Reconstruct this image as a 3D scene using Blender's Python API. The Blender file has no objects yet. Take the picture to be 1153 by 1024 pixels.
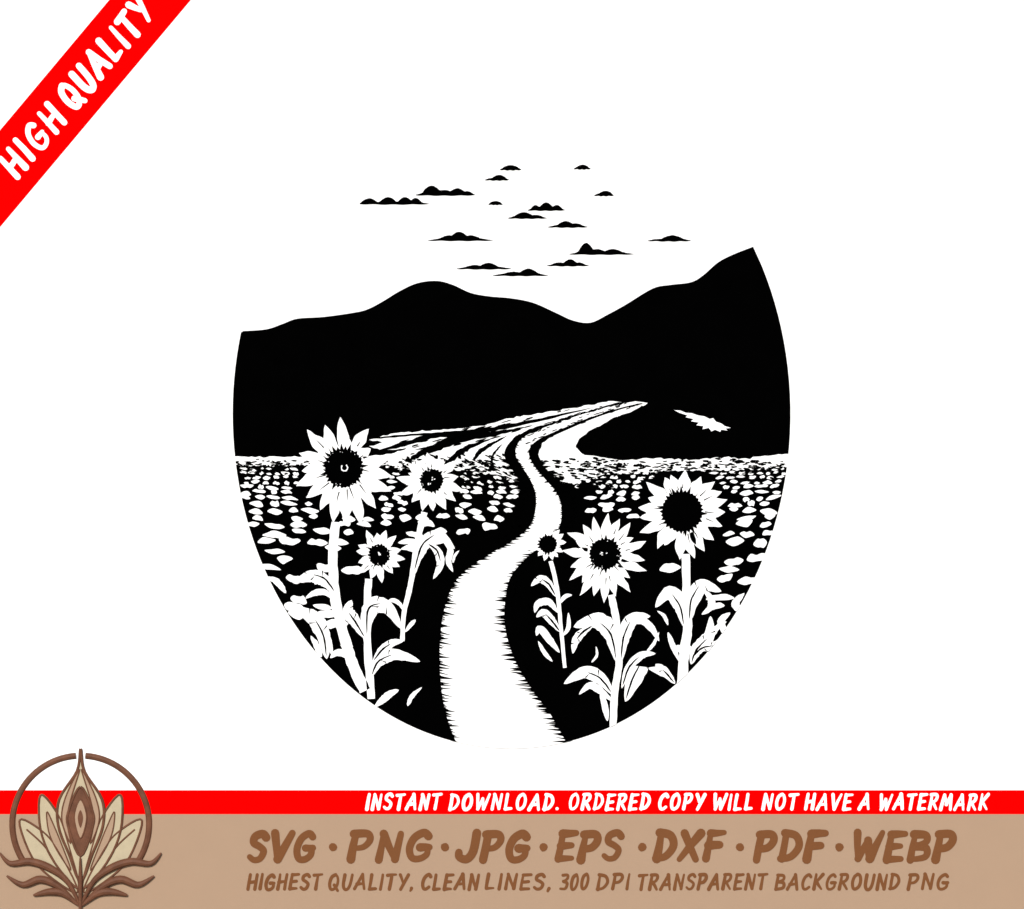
import bpy, math, random
from mathutils import Vector
from mathutils.geometry import tessellate_polygon
random.seed(11)
# ---------------------------------------------------------------- units: artwork is a wall mural, 1 artwork unit = 1 cm
AW, AH, Z0 = 1153.0, 1024.0, 1.2
DS = 0.5
def W(p, d): return ((p[0]-AW/2)/100.0, -d*DS, Z0+(AH-p[1])/100.0)

def mat(name, col, rough=0.9, var=0.0, scale=3.0, spec=0.0):
    m = bpy.data.materials.new(name); m.use_nodes = True
    nt = m.node_tree; b = nt.nodes['Principled BSDF']
    b.inputs['Roughness'].default_value = rough
    b.inputs['Specular IOR Level'].default_value = spec
    tc = nt.nodes.new('ShaderNodeTexCoord'); n = nt.nodes.new('ShaderNodeTexNoise')
    n.inputs['Scale'].default_value = scale; n.inputs['Detail'].default_value = 6
    r = nt.nodes.new('ShaderNodeValToRGB')
    r.color_ramp.elements[0].position = 0.3; r.color_ramp.elements[1].position = 0.7
    r.color_ramp.elements[0].color = tuple(c*(1-var) for c in col)+(1,)
    r.color_ramp.elements[1].color = tuple(min(1, c*(1+var)) for c in col)+(1,)
    nt.links.new(tc.outputs['Object'], n.inputs['Vector'])
    nt.links.new(n.outputs['Fac'], r.inputs['Fac'])
    nt.links.new(r.outputs['Color'], b.inputs['Base Color'])
    return m
M_WHITE = mat('white_paint', (0.84, 0.84, 0.84), var=0.01)
M_BLACK = mat('black_paint', (0.0004, 0.0004, 0.0004), var=0.2)
M_RED   = mat('red_paint', (0.84, 0.0005, 0.0005), var=0.01)
M_TAN   = mat('tan_paint', (0.325, 0.222, 0.150), var=0.01)
M_BROWN = mat('brown_paint', (0.150, 0.060, 0.024), var=0.03)
M_EMB   = mat('emblem_brown', (0.115, 0.046, 0.024), var=0.2, scale=9, rough=0.6, spec=0.15)
M_CREAM = mat('emblem_cream', (0.40, 0.335, 0.225), var=0.05, scale=8, rough=0.7)
M_GROUND= mat('ground_concrete', (0.3, 0.29, 0.27), var=0.2, scale=1.5)
MATS = [M_WHITE, M_BLACK, M_RED, M_TAN, M_BROWN, M_EMB, M_CREAM]
WH, BK, RD, TN, BR, EB, CR = range(7)
EC, EA, EB_ = (576,466), 314, 377
def ell(a): return (EC[0]+EA*math.cos(a), EC[1]+EB_*math.sin(a))
def inside(x,y,s=1.0): return ((x-EC[0])/(EA*s))**2+((y-EC[1])/(EB_*s))**2<1
ELP=[ell(2*math.pi*i/180) for i in range(180)]
def clip_ellipse(pts):
    if all(inside(p[0],p[1],.999) for p in pts): return pts
    out=list(pts)
    for i in range(180):
        a,b=ELP[i],ELP[(i+1)%180]
        f=lambda p:(b[0]-a[0])*(p[1]-a[1])-(b[1]-a[1])*(p[0]-a[0])
        new=[]
        for j in range(len(out)):
            p,q=out[j],out[(j+1)%len(out)]; fp,fq=f(p),f(q)
            if fp>=0: new.append(p)
            if (fp>=0)!=(fq>=0):
                t=fp/(fp-fq); new.append((p[0]+(q[0]-p[0])*t,p[1]+(q[1]-p[1])*t))
        out=new
        if len(out)<3: return []
    return out

class Art:
    def __init__(s, name, clip=False, mod=13, step=.00015): s.name=name; s.v=[]; s.f=[]; s.m=[]; s.k=0; s.clip=clip; s.mod=mod; s.step=step
    def poly(s, pts, m, d, jit=True):
        if s.clip:
            pts=clip_ellipse(pts)
            if len(pts)<3: return
        if jit: d += s.step*(s.k % s.mod)
        s.k += 1
        a = sum(pts[i][0]*pts[(i+1)%len(pts)][1]-pts[(i+1)%len(pts)][0]*pts[i][1] for i in range(len(pts)))
        if a > 0: pts = pts[::-1]
        b = len(s.v); s.v += [W(p, d) for p in pts]
        for t in tessellate_polygon([[Vector((p[0], p[1], 0)) for p in pts]]):
            s.f.append(tuple(b+i for i in t)); s.m.append(m)
    def ridge(s, pts, wid, m, d, hgt=0.35):
        n=len(pts); b=len(s.v); prof=[(-.5,0),(-.3,.75),(0,1),(.3,.75),(.5,0)]
        for i,p in enumerate(pts):
            q0=pts[max(0,i-1)]; q1=pts[min(n-1,i+1)]
            tx,ty=q1[0]-q0[0],q1[1]-q0[1]; L=math.hypot(tx,ty) or 1; nx,ny=-ty/L,tx/L
            w=wid[i] if isinstance(wid,list) else wid
            for a,h in prof: s.v.append(W((p[0]+nx*a*w,p[1]+ny*a*w), d+h*hgt*w/100.0/DS))
        for i in range(n-1):
            for j in range(4):
                s.f.append((b+i*5+j,b+i*5+j+1,b+(i+1)*5+j+1,b+(i+1)*5+j)); s.m.append(m)
    def build(s):
        me = bpy.data.meshes.new(s.name); me.from_pydata(s.v, [], s.f)
        used = sorted(set(s.m))
        for u in used: me.materials.append(MATS[u])
        for i,p in enumerate(me.polygons): p.material_index = used.index(s.m[i])
        me.update(); o = bpy.data.objects.new(s.name, me)
        bpy.context.scene.collection.objects.link(o); return o

def smooth(pts, closed=False, n=6):
    out=[]; N=len(pts); R=range(N) if closed else range(N-1)
    for i in R:
        if closed: p0,p1,p2,p3=pts[i-1],pts[i],pts[(i+1)%N],pts[(i+2)%N]
        else: p0,p1,p2,p3=pts[max(0,i-1)],pts[i],pts[i+1],pts[min(N-1,i+2)]
        for k in range(n):
            t=k/n
            out.append(tuple(0.5*((2*p1[a])+(-p0[a]+p2[a])*t+(2*p0[a]-5*p1[a]+4*p2[a]-p3[a])*t*t+(-p0[a]+3*p1[a]-3*p2[a]+p3[a])*t**3) for a in range(len(p1))))
    if not closed: out.append(tuple(pts[-1]))
    return out
def ribbon(pts, prof):
    n=len(pts); L=[];R=[]
    for i,p in enumerate(pts):
        q0=pts[max(0,i-1)]; q1=pts[min(n-1,i+1)]
        tx,ty=q1[0]-q0[0],q1[1]-q0[1]; l=math.hypot(tx,ty) or 1; nx,ny=-ty/l,tx/l
        a,b=prof(i/(n-1))
        L.append((p[0]+nx*a,p[1]+ny*a)); R.append((p[0]-nx*b,p[1]-ny*b))
    return L+R[::-1]
def stem(art, pts, w0, w1, m, d):
    art.poly(ribbon(smooth(pts,n=7), lambda t:((w0+(w1-w0)*t)/2*random.uniform(.88,1.08),(w0+(w1-w0)*t)/2*random.uniform(.88,1.08))), m, d)
def blade(art, pts, w, m, d, bias=0.5, peak=0.45, rag=0.0):
    def pr(t):
        k=math.sin(math.pi*(t**(math.log(.5)/math.log(peak))))**0.8 if 0<t<1 else 0.02
        return (w*k*bias*(1+random.uniform(-rag,rag*.6))+.05, w*k*(1-bias)*(1+random.uniform(-rag,rag*.6))+.05)
    art.poly(ribbon(smooth(pts,n=7),pr), m, d)

D_BLACK, D_FIELD, D_STREAK, D_PATH, D_GRASS = .008,.014,.019,.024,.029
D_STEM, D_PETAL, D_SLIT, D_DISC, D_EYE = .033,.039,.043,.047,.051

# ---------------------------------------------------------------- wall + ground
def box(name, x0,x1,y0,y1,z0,z1,m):
    v=[(x,y,z) for x in(x0,x1) for y in(y0,y1) for z in(z0,z1)]
    f=[(0,1,3,2),(4,6,7,5),(0,4,5,1),(2,3,7,6),(0,2,6,4),(1,5,7,3)]
    me=bpy.data.meshes.new(name); me.from_pydata(v,[],f); me.materials.append(m)
    o=bpy.data.objects.new(name,me); bpy.context.scene.collection.objects.link(o); return o
box('background_wall',-14,14,0,.4,0,15,M_WHITE)
me=bpy.data.meshes.new('ground'); me.from_pydata([(-400,-400,0),(400,-400,0),(400,400,0),(-400,400,0)],[],[(0,1,2,3)])
me.materials.append(M_GROUND); bpy.context.scene.collection.objects.link(bpy.data.objects.new('ground',me))

# ---------------------------------------------------------------- mountains
ridge=[(274,373),(300,371),(318,365),(335,359),(365,357),(400,352),(415,348),(432,339),(450,328),(470,319),(492,316.5),(510,321),(530,330),(552,334),(575,336),(600,341),(625,352),(645,361),(665,363.5),(685,354),(705,343),(735,325),(755,321),(778,318),(792,310),(808,296),(825,287),(848,278)]
mt=smooth(ridge,n=5)
right=[]; a0=math.asin((300-466)/377.)
for i in range(16):
    a=a0+(math.radians(8)-a0)*i/15; right.append(ell(a))
left=[]
for i in range(12):
    a=math.radians(172)+(math.radians(194)-math.radians(172))*i/11; left.append(ell(a))
A=Art('mountains'); A.poly(mt+right+left,BK,D_BLACK); A.build()
A=Art('flower_field',clip=True)
A.poly([ell(math.radians(7.9)+(math.radians(172.1)-math.radians(7.9))*i/139) for i in range(140)],BK,D_BLACK+.0005)
def rough(P,j=1.2,step=5):
    out=[]
    for i in range(len(P)):
        p,q=P[i],P[(i+1)%len(P)]; L=math.hypot(q[0]-p[0],q[1]-p[1]); n=max(1,int(L/step))
        for k in range(n):
            t=k/n; out.append((p[0]+(q[0]-p[0])*t+random.uniform(-j,j)*.7,p[1]+(q[1]-p[1])*t+random.uniform(-j,j)*.8))
    return out
lw=[(264,514),(300,515),(340,514),(380,515),(415,514),(440,511),(455,506),(430,507),(416,503),(430,498),(416,495),(440,489),(480,485),(520,482),(545,479),(570,472),(610,465),(650,459),(690,452),(700,452.5),
    (665,462),(632,472),(600,482),(578,493),(569,505),(571,518),(582,532),(590,545),(575,540),(560,534),(530,531),(500,529),(460,528),(420,526),(380,525),(340,524),(300,524),(264,523)]
A.poly(rough(lw,1.1,4),WH,D_FIELD)
rw=[(729,453.5),(712,453),(690,461),(660,471),(628,487),(610,499),(606,512),(612,526),(624,537),(640,545),(655,541),(690,533),(740,531),(800,530),(850,528),(887,526),(888,511),(860,513),(840,517),(820,515),(780,518),(740,516),(700,518),(672,515),(655,511),(648,502),(655,491),(672,481),(700,468),(722,459)]
A.poly(rough(rw,1.4,4),WH,D_FIELD)
A.poly([(759,462),(766,462.5),(772,465),(779,465.5),(786,468),(793,469),(799,472),(803,471),(806,475),(812,477),(816,480),(823,482),(817,482.8),(819,485),(812,484),(811,486.5),(805,484),(801,486),(798,482),(791,483.5),(792,480),(784,479),(787,476),(778,474.5),(781,472),(772,470),(774,468),(765,465)],WH,D_FIELD)
# furrows on the far slope: thin pale lines left between darker strips
for p,w in [([(426,508),(455,500),(490,491),(530,487),(575,480),(625,469),(668,459)],6.5),
            ([(462,517),(482,507),(505,498),(535,491),(565,487),(592,481)],10),
            ([(418,494),(450,491),(500,487.5),(545,483)],2.6),
            ([(500,524),(516,511),(532,502),(554,494)],7),
            ([(533,519),(541,508),(554,500),(571,491)],5),
            ([(556,528),(554,516),(560,506),(566,500)],3)]:
    blade(A,p,w,BK,D_STREAK,peak=.35,rag=.4)
for i in range(60):
    t=random.random(); x=652+t*72; y=500-t*44+4*math.sin(t*9)
    A.poly([(x-6,y+random.uniform(2,5)),(x-1,y-1.5),(x+3,y+1),(x+7,y+5)],BK,D_STREAK)
pathL=[(716,452),(690,457),(655,467),(620,479),(592,491),(582,502),(581,514),(588,526),(597,540),(603,556),(603,574),(597,592),(580,607),(555,622),(530,638),(512,656),(502,680),(497,705),(495,735),(496,765),(500,795),(508,822),(520,850)]
pathR=[(722,454),(700,459),(665,470),(635,482),(608,494),(597,504),(596,514),(603,527),(614,540),(626,554),(632,570),(631,590),(622,604),(606,617),(588,633),(574,652),(569,675),(568,700),(573,725),(583,750),(600,778),(620,805),(645,850)]
def interp(L,y):
    for i in range(4,len(L)-1):
        if L[i][1]<=y<=L[i+1][1]:
            t=(y-L[i][1])/(L[i+1][1]-L[i][1]+1e-6); return L[i][0]+(L[i+1][0]-L[i][0])*t
    return 582
FL=[((387,527),52),((486,543),34),((427,625),28),((617,613),21),((681,626),46),((768,577),50)]
def blocked(x,y,hw):
    for (c,r) in FL:
        if math.hypot(x-c[0],y-c[1])<r*1.0+hw*.5: return True
    if y>500:
        l=interp(pathL,y); r=interp(pathR,y); m=7+(y-510)*.15
        if l-m-hw<x<r+m+hw: return True
    return False
def fleck(x,y,w,h,tilt):
    n=random.randint(3,5); top=[];bot=[]
    for i in range(1,n):
        t=i/n; top.append((-w/2+w*t+random.uniform(-.06,.06)*w, -h*random.uniform(.35,.62)))
        bot.append((-w/2+w*t+random.uniform(-.06,.06)*w, h*random.uniform(.28,.55)))
    P=[(-w/2,random.uniform(-.25,.25)*h)]+top+[(w/2,random.uniform(-.25,.25)*h)]+bot[::-1]
    if h>3.2: P=smooth(P,True,3)
    c,s=math.cos(tilt),math.sin(tilt)
    return [(x+a*c-b*s,y+a*s+b*c) for a,b in P]
def dash(x,y,w,h):
    return [(x+w/2*math.cos(a*.6283)*random.uniform(.9,1.05),y+h/2*math.sin(a*.6283)*random.uniform(.9,1.05)) for a in range(10)]
y=524.0
while y<745:
    t=min(1.0,(y-520)/100.); w=6+20*t; h=2.6+6.6*t
    x=262+random.uniform(0,w)
    while x<892:
        ww=w*random.choice([random.uniform(.5,.8),random.uniform(.7,1.05),random.uniform(.85,1.35)]); hh=h*random.uniform(.65,1.12); yy=y+random.uniform(-.33,.33)*h
        keep=.96
        if yy>612:
            e=((x-EC[0])/EA)**2+((yy-EC[1])/EB_)**2
            keep = 0.78 if e>.76 else max(0,.5-(yy-612)/70)
        if 505<x<660 and yy>560: keep*=.6
        if yy>700: keep*=.4
        if inside(x,yy,1.0) and not blocked(x,yy,ww/2) and random.random()<keep:
            A.poly(fleck(x,yy,ww,hh,random.uniform(-.12,.16)+(.08 if x<576 else -.14)),WH,D_FIELD+.001)
        x+=ww*.5+w*random.uniform(.62,.84)
    y+=h*1.02+1.4
for i in range(620):
    x=random.uniform(266,886); yy=random.choice([random.uniform(519,527),random.uniform(523,532),random.uniform(517,540)])
    if 560<x<650: continue
    A.poly(fleck(x,yy,random.uniform(3,9),random.uniform(1.,2.6),random.uniform(-.2,.2)),BK,D_STREAK)
for i in range(170):
    x=random.uniform(455,585); yy=random.uniform(512,548)
    A.poly(fleck(x,yy,random.uniform(4,11),random.uniform(1.4,3.1),.4),BK,D_STREAK)
for i in range(60):
    t=random.random(); x=450+t*200; yy=505-t*38+random.uniform(-8,9)
    A.poly(fleck(x,yy,random.uniform(5,16),random.uniform(1.,2.),-.28),BK,D_STREAK)
for i in range(120):
    x=random.uniform(612,705); yy=random.uniform(516,550)
    A.poly(fleck(x,yy,random.uniform(4,9),random.uniform(1.4,3.0),.12),BK,D_STREAK)
A.build()

# ---------------------------------------------------------------- path with grassy verge
A=Art('dirt_path',clip=True)
SL=smooth(pathL,n=4); SR=smooth(pathR,n=4)
vl=[(p[0]-(2+min(1,max(0,(p[1]-452)/60))*11),p[1]+.5) for p in SL if p[1]<610]
vr=[(p[0]+(2+min(1,max(0,(p[1]-452)/60))*8),p[1]+1.0) for p in SR if p[1]<610]
A.poly(vl+[p for p in SL if p[1]<610][::-1],BK,D_STREAK+.002)
A.poly(vr+[p for p in SR if p[1]<610][::-1],BK,D_STREAK+.002)
A.poly(SL+SR[::-1],WH,D_PATH)
A.build()
A=Art('grass_verge',clip=True)
for L,sg in ((SL,1),(SR,-1)):
    for i in range(130):
        p=random.choice([q for q in L if 455<q[1]<600]); yy=p[1]+random.uniform(-3,3)
        if yy<500: A.poly(fleck(p[0]+random.uniform(-8,8),p[1]+random.uniform(-1.,1.)+sg*-.5,random.uniform(4,9),1.2,-.35),BK,D_GRASS)
        else: A.poly([(p[0]-sg*3,yy-1.3),(p[0]-sg*3,yy+1.3),(p[0]+sg*random.uniform(.5,2.5),yy+random.uniform(0,2))],BK,D_GRASS)
y=596.
while y<846:
    k=min(1,(y-596)/80)
    l=interp(pathL,y); r=interp(pathR,y)
    L=random.choice([random.uniform(2,6),random.uniform(4,8+7*k)]); s=random.uniform(1.1,2.4)
    A.poly([(l-6,y-s),(l-6,y+s),(l+L,y+random.uniform(0,5)*k)],BK,D_GRASS)
    y2=y+random.uniform(-1,1)
    L=random.choice([random.uniform(2,6),random.uniform(4,8+7*k)])+(8*random.random() if y>735 else 0)
    A.poly([(r+8,y2-s),(r+8,y2+s+.5),(r-L,y2+random.uniform(-3,2)*k)],BK,D_GRASS)
    y+=random.uniform(1.3,2.8)
for i in range(110):
    y=random.uniform(520,612); l=interp(pathL,y)-11; r=interp(pathR,y)+9; s=1.3
    A.poly([(l+2,y-s),(l+2,y+s),(l-random.uniform(3,11),y-random.uniform(0,3))],BK,D_GRASS)
    A.poly([(r-2,y-s),(r-2,y+s),(r+random.uniform(3,11),y-random.uniform(0,3))],BK,D_GRASS)
A.build()

# ---------------------------------------------------------------- sunflowers
def petal(A,c,tip,r0,hw,m,d):
    dx,dy=tip[0]-c[0],tip[1]-c[1]; L=math.hypot(dx,dy); ux,uy=dx/L,dy/L; nx,ny=-uy,ux
    bend=random.uniform(-.14,.14)*L
    prof=[(0,.5),(.22,.75),(.42,1.0),(.6,.95),(.76,.68),(.9,.32),(1,.02)]
    Lf=[];Rt=[]
    for t,k in prof:
        q=r0+(L-r0)*t; b=bend*(t*t-t*.6); j=random.uniform(.78,1.15); j2=random.uniform(.78,1.15)
        Lf.append((c[0]+ux*q+nx*(hw*k*j+b),c[1]+uy*q+ny*(hw*k*j+b)))
        Rt.append((c[0]+ux*q-nx*(hw*k*j2-b),c[1]+uy*q-ny*(hw*k*j2-b)))
    A.poly(smooth(Lf,n=3)+smooth(Rt,n=3)[::-1],m,d)
    if hw>3.5 and random.random()<.6:
        s=random.choice((-1,1))*hw*.28; t0=random.uniform(.15,.4); t1=t0+random.uniform(.2,.42); q=.35+hw*.05
        pt=lambda t,o:(c[0]+ux*(r0+(L-r0)*t)+nx*(s*(1-t*.6)+bend*(t*t-t*.6)+o),c[1]+uy*(r0+(L-r0)*t)+ny*(s*(1-t*.6)+bend*(t*t-t*.6)+o))
        A.poly([pt(t0,q),pt((t0+t1)/2,q),pt(t1,0),pt((t0+t1)/2,-q*.4),pt(t0,-q)],BK,D_SLIT)
def leaf(A,pts,w,bias):
    w=w*1.2
    blade(A,pts,w,WH,D_STEM+.002,bias=bias,rag=.10,peak=.5)
    if w>=9:
        sp=smooth(pts,n=6); k=len(sp); sub=sp[int(k*.1):int(k*.66)]
        blade(A,[sub[0],sub[len(sub)//2],sub[-1]],2.2,BK,D_STEM+.0045,rag=.3)
        for f,sg in ((.36,1),(.5,-1),(.64,1)):
            i=int(k*f); p=sp[i]; q=sp[min(k-1,i+2)]; tx,ty=q[0]-p[0],q[1]-p[1]; l=math.hypot(tx,ty) or 1; tx/=l;ty/=l
            ex,ey=p[0]+tx*w*.45-ty*sg*w*.42,p[1]+ty*w*.45+tx*sg*w*.42
            if random.random()<.55:
                A.poly([(p[0]+tx*w*.2,p[1]+ty*w*.2),(ex+tx*1.0,ey+ty*1.0),(ex-tx*1.0,ey-ty*1.0)],BK,D_STEM+.0045)
def sunflower(c,tips,rd,eye,stems,leaves,hw=None):
    A=Art('sunflower',clip=True)
    for s in stems: stem(A,s[0],s[1],s[2],WH,D_STEM)
    for lf in leaves: leaf(A,lf[0],lf[1],lf[2] if len(lf)>2 else .5)
    for t in tips: petal(A,c,t,rd*.7,hw,WH,D_PETAL)
    for i in range(len(tips)):
        a,b=tips[i],tips[(i+1)%len(tips)]
        if random.random()<.6:
            f=random.uniform(.62,.8); mx,my=(a[0]+b[0])/2,(a[1]+b[1])/2
            petal(A,c,(c[0]+(mx-c[0])*f,c[1]+(my-c[1])*f),rd*.7,hw*.6,WH,D_PETAL)
    A.poly([(c[0]+rd*1.13*math.cos(a*.3142),c[1]+rd*1.13*math.sin(a*.3142)) for a in range(20)],WH,D_PETAL+.002)
    n=int(rd*1.1)+8; P=[]
    for i in range(n*2):
        a=math.pi*i/n; rr=rd*(random.choice([1.02,1.06,1.12,1.28])if i%2 else random.uniform(.92,.99)); P.append((c[0]+rr*math.cos(a),c[1]+rr*math.sin(a)))
    A.poly(P,BK,D_DISC)
    for i in range(int(rd*.7)):
        a=random.uniform(0,6.283); rr=rd*random.uniform(.78,.97); s=random.uniform(.3,.6)
        if eye or rd<10: A.poly([(c[0]+rr*math.cos(a)+s*math.cos(q*1.57+a),c[1]+rr*math.sin(a)+s*math.sin(q*1.57+a)) for q in range(4)],WH,D_EYE)
    if eye>2:      # small broken ring of pale florets in the heart
        P=[];N=16
        for i in range(N+1): a=math.radians(-60+290*i/N); P.append((c[0]+1+eye*random.uniform(.9,1.1)*math.cos(a),c[1]+eye*random.uniform(.9,1.1)*math.sin(a)))
        for i in range(N,-1,-1): a=math.radians(-60+290*i/N); P.append((c[0]+1+eye*.68*math.cos(a),c[1]+eye*.68*math.sin(a)))
        A.poly(P,WH,D_EYE)
    elif eye:
        for i in range(6):
            a=random.uniform(0,6.28); rr=rd*random.uniform(.05,.45); A.poly(fleck(c[0]+rr*math.cos(a),c[1]+rr*math.sin(a),2.2,1.1,a),WH,D_EYE)
    return A.build()
def ring(c,rx,ry,n,ph=0):
    return [(c[0]+rx*(k:=random.uniform(.8,1.06))*math.cos(2*math.pi*i/n+ph+(j:=random.uniform(-.1,.1))),c[1]+ry*k*math.sin(2*math.pi*i/n+ph+j)) for i in range(n)]
sunflower((387,527),[(385,470),(413,482),(417,505),(437,517),(441,537),(439,556),(424,572),(410,590),(391,591),(373,588),(360,574),(346,562),(333,545),(340,528),(337,510),(344,486),(364,480)],22,4.2,
  [([(378,588),(375,625),(377,670),(387,715),(398,750),(411,778)],10,13)],
  [([(378,668),(366,652),(350,647),(332,655)],13,.35),([(377,676),(366,667),(354,668),(344,674)],6),
   ([(368,742),(364,715),(352,695),(328,684)],15),([(374,738),(370,722),(362,708),(352,702)],7),
   ([(402,748),(392,738),(380,735),(372,741)],7)],hw=7.4)
sunflower((486,541),ring((486,545),38,36,14,.2),13,1,
  [([(478,577),(470,610),(463,655),(455,690),(453,722)],7,5)],
  [([(466,648),(470,625),(482,606),(497,603),(512,618)],12,.6),([(481,612),(492,620),(496,635),(488,652)],8),([(497,607),(507,618),(505,632),(510,644)],6),
   ([(456,690),(450,680),(441,676),(436,682)],4),([(456,712),(463,703),(468,698)],4)],hw=5.4)
sunflower((427,625),ring((427,625),31,31,14,.1),12,1,
  [([(415,652),(413,690),(414,730),(418,787)],8,9)],
  [([(414,722),(412,696),(420,680),(438,684),(452,708)],16,.6),([(412,720),(400,700),(392,688),(396,676)],12),
   ([(418,762),(426,745),(445,737),(473,745)],12,.5),([(420,745),(430,732),(442,724),(454,722)],8),
   ([(422,796),(430,789),(440,781),(449,777)],7)],hw=4.3)
sunflower((617,613),ring((617,612),22,22,14),10,0,
  [([(620,632),(627,662),(631,700),(636,752)],5,4)],
  [([(626,672),(618,658),(608,652),(598,660)],8),([(628,690),(618,678),(606,680),(602,690)],7),
   ([(631,712),(622,700),(612,690),(604,695)],8),([(630,735),(620,722),(608,708),(604,716)],7),
   ([(630,680),(636,672),(644,670)],4),([(622,745),(613,735),(606,722)],4),([(634,716),(640,706),(640,690)],4)],hw=3.0)
sunflower((681,624),[(683,578),(697,584),(711,590),(712,604),(728,612),(726,630),(727,645),(708,652),(708,668),(693,672),(681,679),(668,671),(655,672),(654,655),(640,652),(642,638),(633,622),(648,610),(640,598),(655,592),(666,583)],17.5,1,
  [([(688,670),(694,700),(697,745),(692,780),(690,822)],8,8)],
  [([(694,745),(688,715),(672,700),(646,706)],17,.55),([(668,704),(656,712),(648,722),(645,736)],8),
   ([(690,782),(676,764),(658,757),(635,770)],13),([(690,790),(676,778),(664,772),(652,782)],7),
   ([(699,745),(702,718),(712,697),(732,694)],13),([(712,702),(724,700),(734,708),(742,722)],7),
   ([(704,790),(712,765),(726,742),(748,762)],16,.6),([(700,775),(708,752),(722,738),(738,736)],8),
   ([(684,812),(681,795),(676,778)],6)],hw=5.4)
sunflower((768,576),ring((769,578),54,50,20,.1),23,0,
  [([(772,624),(773,665),(774,705),(770,740),(768,772)],9,12)],
  [([(770,706),(766,684),(754,668),(738,684)],14,.55),([(776,700),(778,676),(790,658),(812,666)],14,.6),
   ([(792,664),(800,674),(800,684),(790,692)],7),([(778,748),(784,732),(798,716),(800,694)],12),
   ([(780,740),(790,730),(806,726),(816,714)],8),([(765,745),(757,726),(752,712)],5),([(760,770),(748,756),(738,748)],8)],hw=6.6)
A=Art('foliage',clip=True)
for p,w in [([(818,716),(812,700),(822,690)],9),([(835,690),(828,680),(838,668)],9),([(800,722),(806,708),(818,700)],6),([(322,668),(312,655),(300,650)],7),
            ([(362,740),(357,728),(350,716)],7),([(459,795),(464,784),(475,774)],5),([(510,634),(512,626),(517,620)],3),([(728,734),(736,725),(742,712)],4),([(752,704),(748,694),(740,688)],4),([(666,746),(672,738),(671,728)],3)]:
    blade(A,p,w,WH,D_STEM+.003,rag=.2)
A.build()

# ---------------------------------------------------------------- clouds
clouds=[(405,484,230,[(415,5,7),(437,6,7),(456,6,6),(468,5,5)]),(468,535,220,[(486,9,8),(500,4,9),(515,6,7),(527,3,5)]),(546,573,203,[(562,4,6)]),(563,587,191.5,[(575,3.5,7)]),
 (646,665,190.5,[(656,3,5)]),(669,691,220.5,[(682,3.5,6)]),(550,566,230.5,[(558,2,5)]),(594,636,237,[(603,4,4),(615,7,6),(627,4,5)]),(572,616,246,[(590,5,8),(603,2,6)]),
 (617,662,256,[(637,5,7),(648,2.5,6)]),(482,555,271,[(506,4,8),(517,8,8),(530,4,8)]),(641,714,286.5,[(660,11,6.5),(672,4,8),(690,4,8)]),(729,778,271.5,[(757,4.5,9)]),
 (514,576,303,[(535,2.5,8),(550,5,8)]),(555,617,310.5,[(578,2.5,8),(595,6,8)]),(616,663,299.5,[(630,2,6),(642,5.5,6),(652,2,5)])]
for x0,x1,yb,bs in clouds:
    A=Art('cloud'); P=[]; n=60
    for i in range(n+1):
        x=x0+(x1-x0)*i/n; t=i/n
        e=.4+1.5*min(1,6*min(t,1-t))
        h=max([b[1]*math.sqrt(max(0,1-((x-b[0])/(b[2]*1.25))**2)) for b in bs]+[0])
        h2=max(b[1]*math.exp(-((x-b[0])/b[2])**2/1.3) for b in bs)
        P.append((x,yb-e-(.35*h+.65*h2)+random.uniform(-.15,.15)))
    for i in range(n,-1,-1):
        x=x0+(x1-x0)*i/n; t=i/n; P.append((x,yb+.5*math.sin(math.pi*t)+.25*math.sin(t*23)+.15))
    A.poly(P,BK,D_BLACK); A.build()

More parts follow.
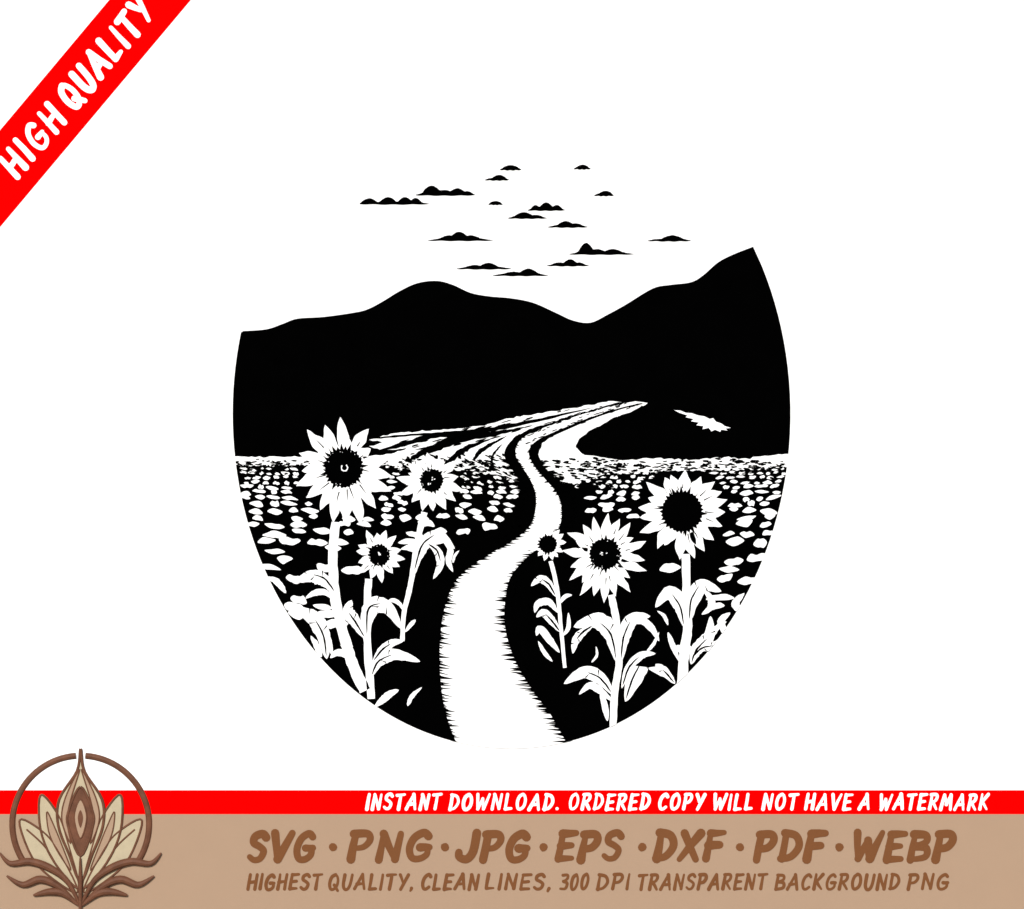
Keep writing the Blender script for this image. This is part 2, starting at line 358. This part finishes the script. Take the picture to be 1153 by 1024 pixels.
# ---------------------------------------------------------------- lettering (brush stroke alphabet)
G={'A':(.66,[([(0,0),(.38,1)],0),([(.38,1),(.64,0)],0),([(.12,.33),(.56,.36)],0)]),
'B':(.56,[([(.06,0),(.08,1)],0),([(.04,.98),(.42,.95),(.46,.68),(.12,.53)],1),([(.12,.53),(.5,.46),(.52,.12),(.04,.02)],1)]),
'C':(.52,[([(.5,.84),(.36,.99),(.12,.8),(.03,.4),(.14,.04),(.32,0),(.5,.14)],1)]),
'D':(.58,[([(.08,0),(.08,1)],0),([(.03,1),(.4,.9),(.56,.5),(.36,.1),(.03,.02)],1)]),
'E':(.5,[([(.05,0),(.06,1)],0),([(.06,.97),(.5,1)],0),([(.06,.5),(.42,.53)],0),([(.05,.02),(.5,.04)],0)]),
'F':(.5,[([(.05,0),(.06,1)],0),([(.06,.97),(.5,1)],0),([(.06,.5),(.42,.53)],0)]),
'G':(.58,[([(.5,.86),(.36,.99),(.12,.8),(.03,.4),(.14,.04),(.36,.0),(.54,.16),(.54,.42)],1),([(.32,.43),(.58,.44)],0)]),
'H':(.56,[([(.05,0),(.05,1)],0),([(.52,0),(.52,1)],0),([(.05,.47),(.52,.53)],0)]),
'I':(.1,[([(.05,0),(.05,1)],0)]),
'J':(.5,[([(.47,1),(.46,.3),(.3,.0),(.06,.08),(.02,.26)],1)]),
'K':(.56,[([(.05,0),(.05,1)],0),([(.5,1),(.1,.45)],0),([(.14,.5),(.54,0)],0)]),
'L':(.46,[([(.05,1),(.05,.03)],0),([(.05,.02),(.45,.05)],0)]),
'M':(.76,[([(.02,0),(.14,1)],0),([(.14,1),(.38,.35)],0),([(.38,.35),(.62,1)],0),([(.62,1),(.74,0)],0)]),
'N':(.58,[([(.05,0),(.06,1)],0),([(.06,1),(.5,.03)],0),([(.5,.03),(.54,1)],0)]),
'O':(.6,[([(.34,1),(.12,.85),(.04,.45),(.14,.06),(.32,0),(.52,.2),(.56,.6),(.44,.93),(.28,1)],1)]),
'P':(.54,[([(.06,0),(.08,1)],0),([(.02,.97),(.4,.98),(.5,.74),(.36,.48),(.1,.42)],1)]),
'Q':(.64,[([(.34,1),(.12,.85),(.04,.45),(.14,.06),(.32,0),(.52,.2),(.56,.6),(.44,.93),(.28,1)],1),([(.36,.3),(.64,-.08)],0)]),
'R':(.56,[([(.06,0),(.08,1)],0),([(.02,.97),(.4,.98),(.48,.76),(.36,.54),(.1,.46)],1),([(.2,.48),(.55,0)],0)]),
'S':(.52,[([(.48,.86),(.34,1),(.1,.9),(.08,.66),(.3,.52),(.48,.34),(.4,.06),(.2,0),(.03,.12)],1)]),
'T':(.54,[([(.27,0),(.28,.97)],0),([(0,.94),(.55,1)],0)]),
'U':(.56,[([(.04,1),(.05,.3),(.2,.0),(.4,.06),(.5,.4),(.53,1)],1)]),
'V':(.58,[([(.0,1),(.25,0)],0),([(.25,0),(.6,1)],0)]),
'W':(.8,[([(.02,1),(.18,0)],0),([(.18,0),(.4,.7)],0),([(.4,.7),(.56,0)],0),([(.56,0),(.82,1)],0)]),
'X':(.58,[([(.02,1),(.54,0)],0),([(.56,1),(.0,0)],0)]),
'Y':(.56,[([(.02,1),(.26,.5)],0),([(.56,1),(.2,0)],0)]),
'3':(.48,[([(.05,.96),(.4,.97),(.42,.72),(.18,.54)],1),([(.18,.54),(.46,.42),(.4,.06),(.03,.04)],1)]),
'0':(.5,[([(.3,1),(.1,.85),(.04,.45),(.12,.06),(.27,0),(.42,.2),(.47,.6),(.38,.93),(.25,1)],1)]),
'.':(.1,[([(.05,.03),(.06,.04)],0)]),',':(.12,[([(.08,.06),(.03,-.12)],0)])}
def capsule(A,p,q,w0,w1,m,d):
    a=math.atan2(q[1]-p[1],q[0]-p[0]); P=[]
    for i in range(6): b=a+math.pi/2+math.pi*i/5; P.append((p[0]+w0*math.cos(b),p[1]+w0*math.sin(b)))
    for i in range(6): b=a-math.pi/2+math.pi*i/5; P.append((q[0]+w1*math.cos(b),q[1]+w1*math.sin(b)))
    A.poly(P,m,d)
def word(A,txt,fx,u0,u1,cap,m,d,th=.105,slant=.14,gap=.22):
    tot=sum(G[c][0] for c in txt)+gap*(len(txt)-1)
    sc=(u1-u0-2*th*cap)/tot; x=u0+th*cap
    for c in txt:
        w,st=G[c]; dy=random.uniform(-.025,.025)
        for pl,sm in st:
            pl=smooth(pl,n=4) if sm else [pl[0],((pl[0][0]+pl[1][0])/2+random.uniform(-.015,.015),(pl[0][1]+pl[1][1])/2+random.uniform(-.015,.015)),pl[1]]
            n=len(pl); k0=random.uniform(.95,1.25); k1=random.uniform(.65,1.05)
            for i in range(n-1):
                f=lambda p:fx(x+p[0]*sc+(p[1]-.5)*slant*cap, (th+p[1]*(1-2*th)+dy)*cap)
                capsule(A,f(pl[i]),f(pl[i+1]),th*cap*(k0+(k1-k0)*i/(n-1)),th*cap*(k0+(k1-k0)*(i+1)/(n-1)),m,d)
        x+=(w+gap)*sc
A=Art('information_banner',mod=89,step=.00008)
A.poly([(-60,890),(1213,890),(1213,917),(-60,917)],RD,.005,False)
A.poly([(-60,917),(1213,917),(1213,1060),(-60,1060)],TN,.005,False)
for t,a,b in [('INSTANT',412,497),('DOWNLOAD.',505,631),('ORDERED',640,733),('COPY',741,794),('WILL',802,849),('NOT',858,899),('HAVE',906,960),('A',967,981),('WATERMARK',989,1114)]:
    word(A,t,lambda u,v:(u,913-v),a,b,20,WH,.011,th=.085,gap=.3)
for t,a,b in [('SVG',278,357),('PNG',391,488),('JPG',513,598),('EPS',625,703),('DXF',735,817),('PDF',848,931),('WEBP',958,1077)]:
    word(A,t,lambda u,v:(u,972-v),a,b,38,BR,.011,th=.112,gap=.25)
for x in (375,501,612,723,833,945):
    A.poly(dash(x,954,10,10),BR,.011)
for t,a,b in [('HIGHEST',278,363),('QUALITY,',369,467),('CLEAN',474,540),('LINES,',546,622),('300',630,664),('DPI',671,710),('TRANSPARENT',717,864),('BACKGROUND',872,1014),('PNG',1021,1069)]:
    word(A,t,lambda u,v:(u,1003-v),a,b,20,BR,.011,th=.088,gap=.27)
A.build()
A=Art('ribbon_banner',mod=89,step=.00008)
k=256/215.
A.poly([(-40,147+40*k),(123+60/k,-60),(215+60/k,-60),(-40,256+40*k)],RD,.005,False)
e1=(.643,-.766); n=(.766,.643)
fx=lambda u,v:(e1[0]*u+n[0]*(147-v),e1[1]*u+n[1]*(147-v))
word(A,'HIGH',fx,-143,-53,35,WH,.011,th=.095,slant=.1,gap=.34)
word(A,'QUALITY',fx,-43,104,35,WH,.011,th=.095,slant=.1,gap=.34)
A.build()

# ---------------------------------------------------------------- lotus / flame emblem
A=Art('lotus_emblem')
def mir(P): return [(182-p[0],p[1]) for p in P]
c=(91,928)
arc=[(c[0]+77*math.cos(math.radians(a)),c[1]+77*math.sin(math.radians(a))) for a in range(146,268,4)]
for P in (arc,mir(arc)): A.ridge(P,7,EB,.012)
def both(P,m,d,out=None,w=2.6):
    for Q in (P,mir(P)):
        s=smooth(Q,True,5); A.poly(s,m,d)
        if out is not None: A.ridge(s+[s[0]],w,out,d+.003)
both([(22,924),(45,934),(64,955),(88,1004),(60,990),(36,965)],CR,.014,EB,2.4)
A.ridge(smooth([(30,934),(52,955),(70,985),(86,1006)],n=5),2,EB,.018); A.ridge(smooth(mir([(30,934),(52,955),(70,985),(86,1006)]),n=5),2,EB,.018)
both([(46,895),(66,918),(77,950),(89,1000),(62,972),(46,935)],CR,.022,EB,2.6)
both([(53,914),(61,930),(70,952),(80,980),(64,957),(55,936)],TN,.030,EB,1.5)
# tall flame with the split outer petals
s=smooth([(91,843),(95,868),(115,900),(116,930),(104,962),(91,992),(78,962),(66,930),(67,900),(87,868)],True,5)
A.poly(s,CR,.034); A.ridge(s+[s[0]],3.2,EB,.037)
both([(90,866),(74,898),(70,924),(80,950),(76,924),(80,900)],TN,.042,EB,1.6)
s=smooth([(91,886),(104,912),(105,930),(91,964),(77,930),(78,912)],True,5)
A.poly(s,EB,.046); A.ridge(s+[s[0]],3,EB,.048)
s=smooth([(91,900),(98,920),(91,944),(84,920)],True,5); A.poly(s,TN,.056); A.ridge(s+[s[0]],1.5,EB,.058)
s=smooth([(91,912),(94,921),(91,932),(88,921)],True,5); A.poly(s,EB,.064)
for P in ([(0,960),(12,972),(34,970),(56,977),(76,992),(90,1018)],[(8,986),(26,996),(46,990),(66,998),(88,1018)],[(38,1008),(56,1004),(72,1006),(90,1020)]):
    for Q in (P,mir(P)):
        q=smooth(Q,n=6); k=len(q); A.ridge(q,[1+8*math.sin(math.pi*min(1,(i+1)/k*.95)) for i in range(k)],EB,.060)
A.ridge([(91,965),(91,992),(91,1023)],[2,5,4],EB,.085)
A.build()

# ---------------------------------------------------------------- camera, light
sc=bpy.context.scene
cam=bpy.data.cameras.new('camera'); co=bpy.data.objects.new('camera',cam); sc.collection.objects.link(co)
Dc=34.0; co.location=(0,-Dc,Z0+AH/200); co.rotation_euler=(math.pi/2,0,0)
cam.sensor_width=36; cam.sensor_fit='HORIZONTAL'; cam.lens=36*Dc/(AW/100); cam.clip_end=2000
sc.camera=co
el,az=math.radians(30),math.radians(-12)   # sun behind and a little left of the viewer
sun=bpy.data.lights.new('sun','SUN'); sun.energy=4.15; sun.angle=math.radians(.5); sun.color=(1,.97,.93)
so=bpy.data.objects.new('sun',sun); sc.collection.objects.link(so)
dirv=Vector((math.sin(az)*math.cos(el),-math.cos(az)*math.cos(el),math.sin(el)))
so.rotation_euler=dirv.to_track_quat('Z','Y').to_euler(); so.location=dirv*50
w=bpy.data.worlds.new('World'); sc.world=w; w.use_nodes=True
nt=w.node_tree; sky=nt.nodes.new('ShaderNodeTexSky'); sky.sky_type='NISHITA'; sky.sun_disc=False
sky.sun_elevation=el; sky.sun_rotation=math.atan2(dirv.x,dirv.y)
nt.links.new(sky.outputs['Color'],nt.nodes['Background'].inputs['Color']); nt.nodes['Background'].inputs['Strength'].default_value=.12
sc.view_settings.view_transform='Standard'; sc.view_settings.look='None'; sc.view_settings.exposure=0
